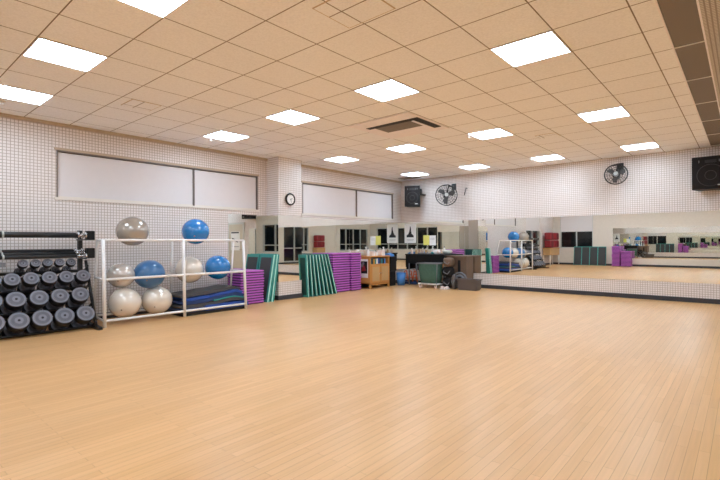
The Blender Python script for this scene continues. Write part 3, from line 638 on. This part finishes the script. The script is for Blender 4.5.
# brown equipment stand and black gear
es = thing('equipment_stand', (-6.2, 11.35, 0), 'dark brown equipment stand with a narrow black slot', 'stand')
MB().box(-6.42, -5.82, 11.2, 11.62, .04, .88, 'wood_d', .006).build('carcass', es); MB().box(-6.46, -5.78, 11.16, 11.64, .88, .9, 'wood_d', .004).build('stand_top', es)
MB().box(-6.08, -6.0, 11.192, 11.2, .4, .78, 'blackp').build('slot', es); MB().box(-6.4, -5.84, 11.22, 11.6, 0, .04, 'blackp').build('plinth', es)
def bag(x, y, z, sx, sy, sz, m, label, strap=True):
    t = thing('gym_bag', (x, y, z), label, 'bag', 'black bags piled beside the laundry cart')
    b = MB(); tt = bmesh.new(); bmesh.ops.create_icosphere(tt, subdivisions=3, radius=1)
    for v_ in tt.verts:
        c_ = v_.co; q = (abs(c_.x)**4+abs(c_.y)**4+abs(c_.z)**4)**(-.25); n_ = 1+.05*math.sin(7*c_.x+3*c_.z+x*9)*math.cos(5*c_.y+z*11)
        v_.co = Vector((x+c_.x*q*sx*n_, y+c_.y*q*sy*n_, z+sz+c_.z*q*sz))
    b.merge(tt, m, smooth=True); b.build('bag_body', t)
    if strap: MB().path([(x-sx*.6, y-sy*.6, z+sz*1.5), (x-sx*.5, y-sy*1.15, z+sz*1.0), (x+sx*.3, y-sy*1.15, z+sz*.6), (x+sx*.7, y-sy*.8, z+sz*1.3)], .012, 'greyp', 6).build('strap', t)
bag(-6.24, 10.98, .02, .15, .14, .15, 'blackp', 'black bag on the floor right of the laundry cart'); bag(-6.25, 10.98, .32, .15, .13, .14, 'spk', 'black bag in the middle of the pile by the cart')
bag(-6.24, 10.98, .6, .14, .12, .13, 'wood_d', 'brownish black bag on top of the pile by the cart'); bag(-6.03, 10.9, .0, .055, .08, .2, 'crate', 'upright taupe bag between the black pile and the crate')
for k, (x, l) in enumerate(((-6.3, 'left white shoe in front of the black bags'), (-6.17, 'right white shoe in front of the black bags'))):
    t = thing('trainer_shoe', (x, 10.74, 0), l, 'shoe'); MB().sph((x, 10.74, .045), .05, 'pinkw', (.85, 1.9, .8), 16).build('upper', t); MB().box(x-.045, x+.045, 10.65, 10.835, 0, .022, 'paper', .008).build('sole', t)
rl = thing('cable_reel', (-6.0, 11.17, 0), 'grey round reel standing behind the taupe crate', 'reel')
Xr = Matrix.Rotation(math.radians(90), 4, 'X')
for y in (11.15, 11.18): MB().tor((-6.0, y-.01, .235), .2, .025, 'greyp', Xr).build('rim', rl)
MB().tor((-6.0, 11.155, .235), .12, .035, 'inkg', Xr).cyl((-6.0, 11.12, .235), (-6.0, 11.185, .235), .05, 'blackp').build('spool', rl)
cr = thing('crate', (-5.6, 10.96, 0), 'taupe plastic crate on the floor below the far mirror', 'crate')
def taper(x0, x1, y0, y1, z0, z1, k, m):
    t = bmesh.new(); bmesh.ops.create_cube(t, size=1)
    for v_ in t.verts:
        q = k if v_.co.z < 0 else 1
        v_.co = Vector(((x0+x1)/2+v_.co.x*(x1-x0)*q, (y0+y1)/2+v_.co.y*(y1-y0)*q, z0 if v_.co.z < 0 else z1))
    return t
b = MB(); tt = taper(-5.9, -5.33, 10.82, 11.1, 0, .28, .86, 'crate')
top_f = [f for f in tt.faces if f.normal.z > .9 or all(v_.co.z > .2 for v_ in f.verts)]
r_ = bmesh.ops.inset_region(tt, faces=top_f, thickness=.015); bmesh.ops.translate(tt, verts=list({v_ for f in top_f for v_ in f.verts}), vec=(0, 0, -.25))
b.merge(tt, 'crate'); b.build('crate_body', cr)
MB().box(-5.92, -5.31, 10.8, 10.825, .265, .295, 'crate', .004).box(-5.92, -5.31, 11.095, 11.115, .265, .295, 'crate', .004).box(-5.92, -5.895, 10.825, 11.095, .265, .295, 'crate', .004).box(-5.335, -5.31, 10.825, 11.095, .265, .295, 'crate', .004).build('rim', cr)

# ------------------------------------------------------------------ things seen in the mirrors
def red_rack(x, y, rz, label, label2, lf, sx=1):
    t = thing('wooden_bench', (x, y, 0), label, 'bench'); X = Matrix.Translation((x, y, 0)) @ Matrix.Rotation(rz, 4, 'Z') @ Matrix.Diagonal((sx, 1, 1, 1))
    MB().box(-.75, .75, 0, .4, .55, .9, 'tan', .01, X=X).build('bench_box', t)
    MB().box(-.75, .75, -.02, .42, .9, .94, 'wood', .005, X=X).build('bench_top', t)
    for dx in (-.72, .72):
        for dy in (.03, .37): MB().cyl(X @ Vector((dx, dy, 0)), X @ Vector((dx, dy, .56)), .025, 'whitem').build('leg', t)
    k = 0
    for dz in (.0, .42):
        for dx in (-.38, .38):
            p = thing('striking_pad', X @ Vector((dx, .2, .98+dz)), '%s red padded shield of the %s' % (lf[k], label2), 'pad', 'red pads of the '+label2); k += 1
            MB().box(dx-.34, dx+.34, .06, .4, .96+dz, 1.36+dz, 'red', .07, X=X, seg=3).build('cushion', p)
            MB().box(dx-.03, dx+.03, .395, .41, 1.02+dz, 1.3+dz, 'blackp', .004, X=X).build('strap', p)
LF = ['lower left', 'lower right', 'upper left', 'upper right']
red_rack(-8.3, -2.15, -math.pi/2, 'tan wooden bench with white legs by the left wall near the back window', 'bench on the left wall', LF)
red_rack(5.16, 2.5, math.pi/2, 'tan wooden bench with white legs by the right wall', 'bench on the right wall', LF, .52)

# ------------------------------------------------------------------ camera
cam = bpy.data.cameras.new('camera'); co = bpy.data.objects.new('camera', cam); C.objects.link(co)
f_, yaw, pit, rol = 446.14, .7131, .0051, -.0042
F = Vector((-math.sin(yaw)*math.cos(pit), math.cos(yaw)*math.cos(pit), math.sin(pit))); r0 = Vector((math.cos(yaw), math.sin(yaw), 0)); u0 = r0.cross(F)
r_ = r0*math.cos(rol)+u0*math.sin(rol); u_ = -r0*math.sin(rol)+u0*math.cos(rol)
mw = Matrix((r_, u_, -F)).transposed().to_4x4(); mw.translation = (0, 0, 1.292); co.matrix_world = mw
cam.sensor_width = 36; cam.lens = 36*f_/720; cam.clip_start = .05
bpy.context.scene.camera = co
w = bpy.data.worlds.new('world'); bpy.context.scene.world = w; w.use_nodes = True
w.node_tree.nodes['Background'].inputs[0].default_value = (.5, .5, .55, 1); w.node_tree.nodes['Background'].inputs[1].default_value = .05
sc = bpy.context.scene
sc.view_settings.view_transform = 'Standard'; sc.view_settings.look = 'None'; sc.view_settings.gamma = 1; sc.view_settings.exposure = 1.18
sc.cycles.max_bounces = 14; sc.cycles.glossy_bounces = 10; sc.cycles.diffuse_bounces = 6
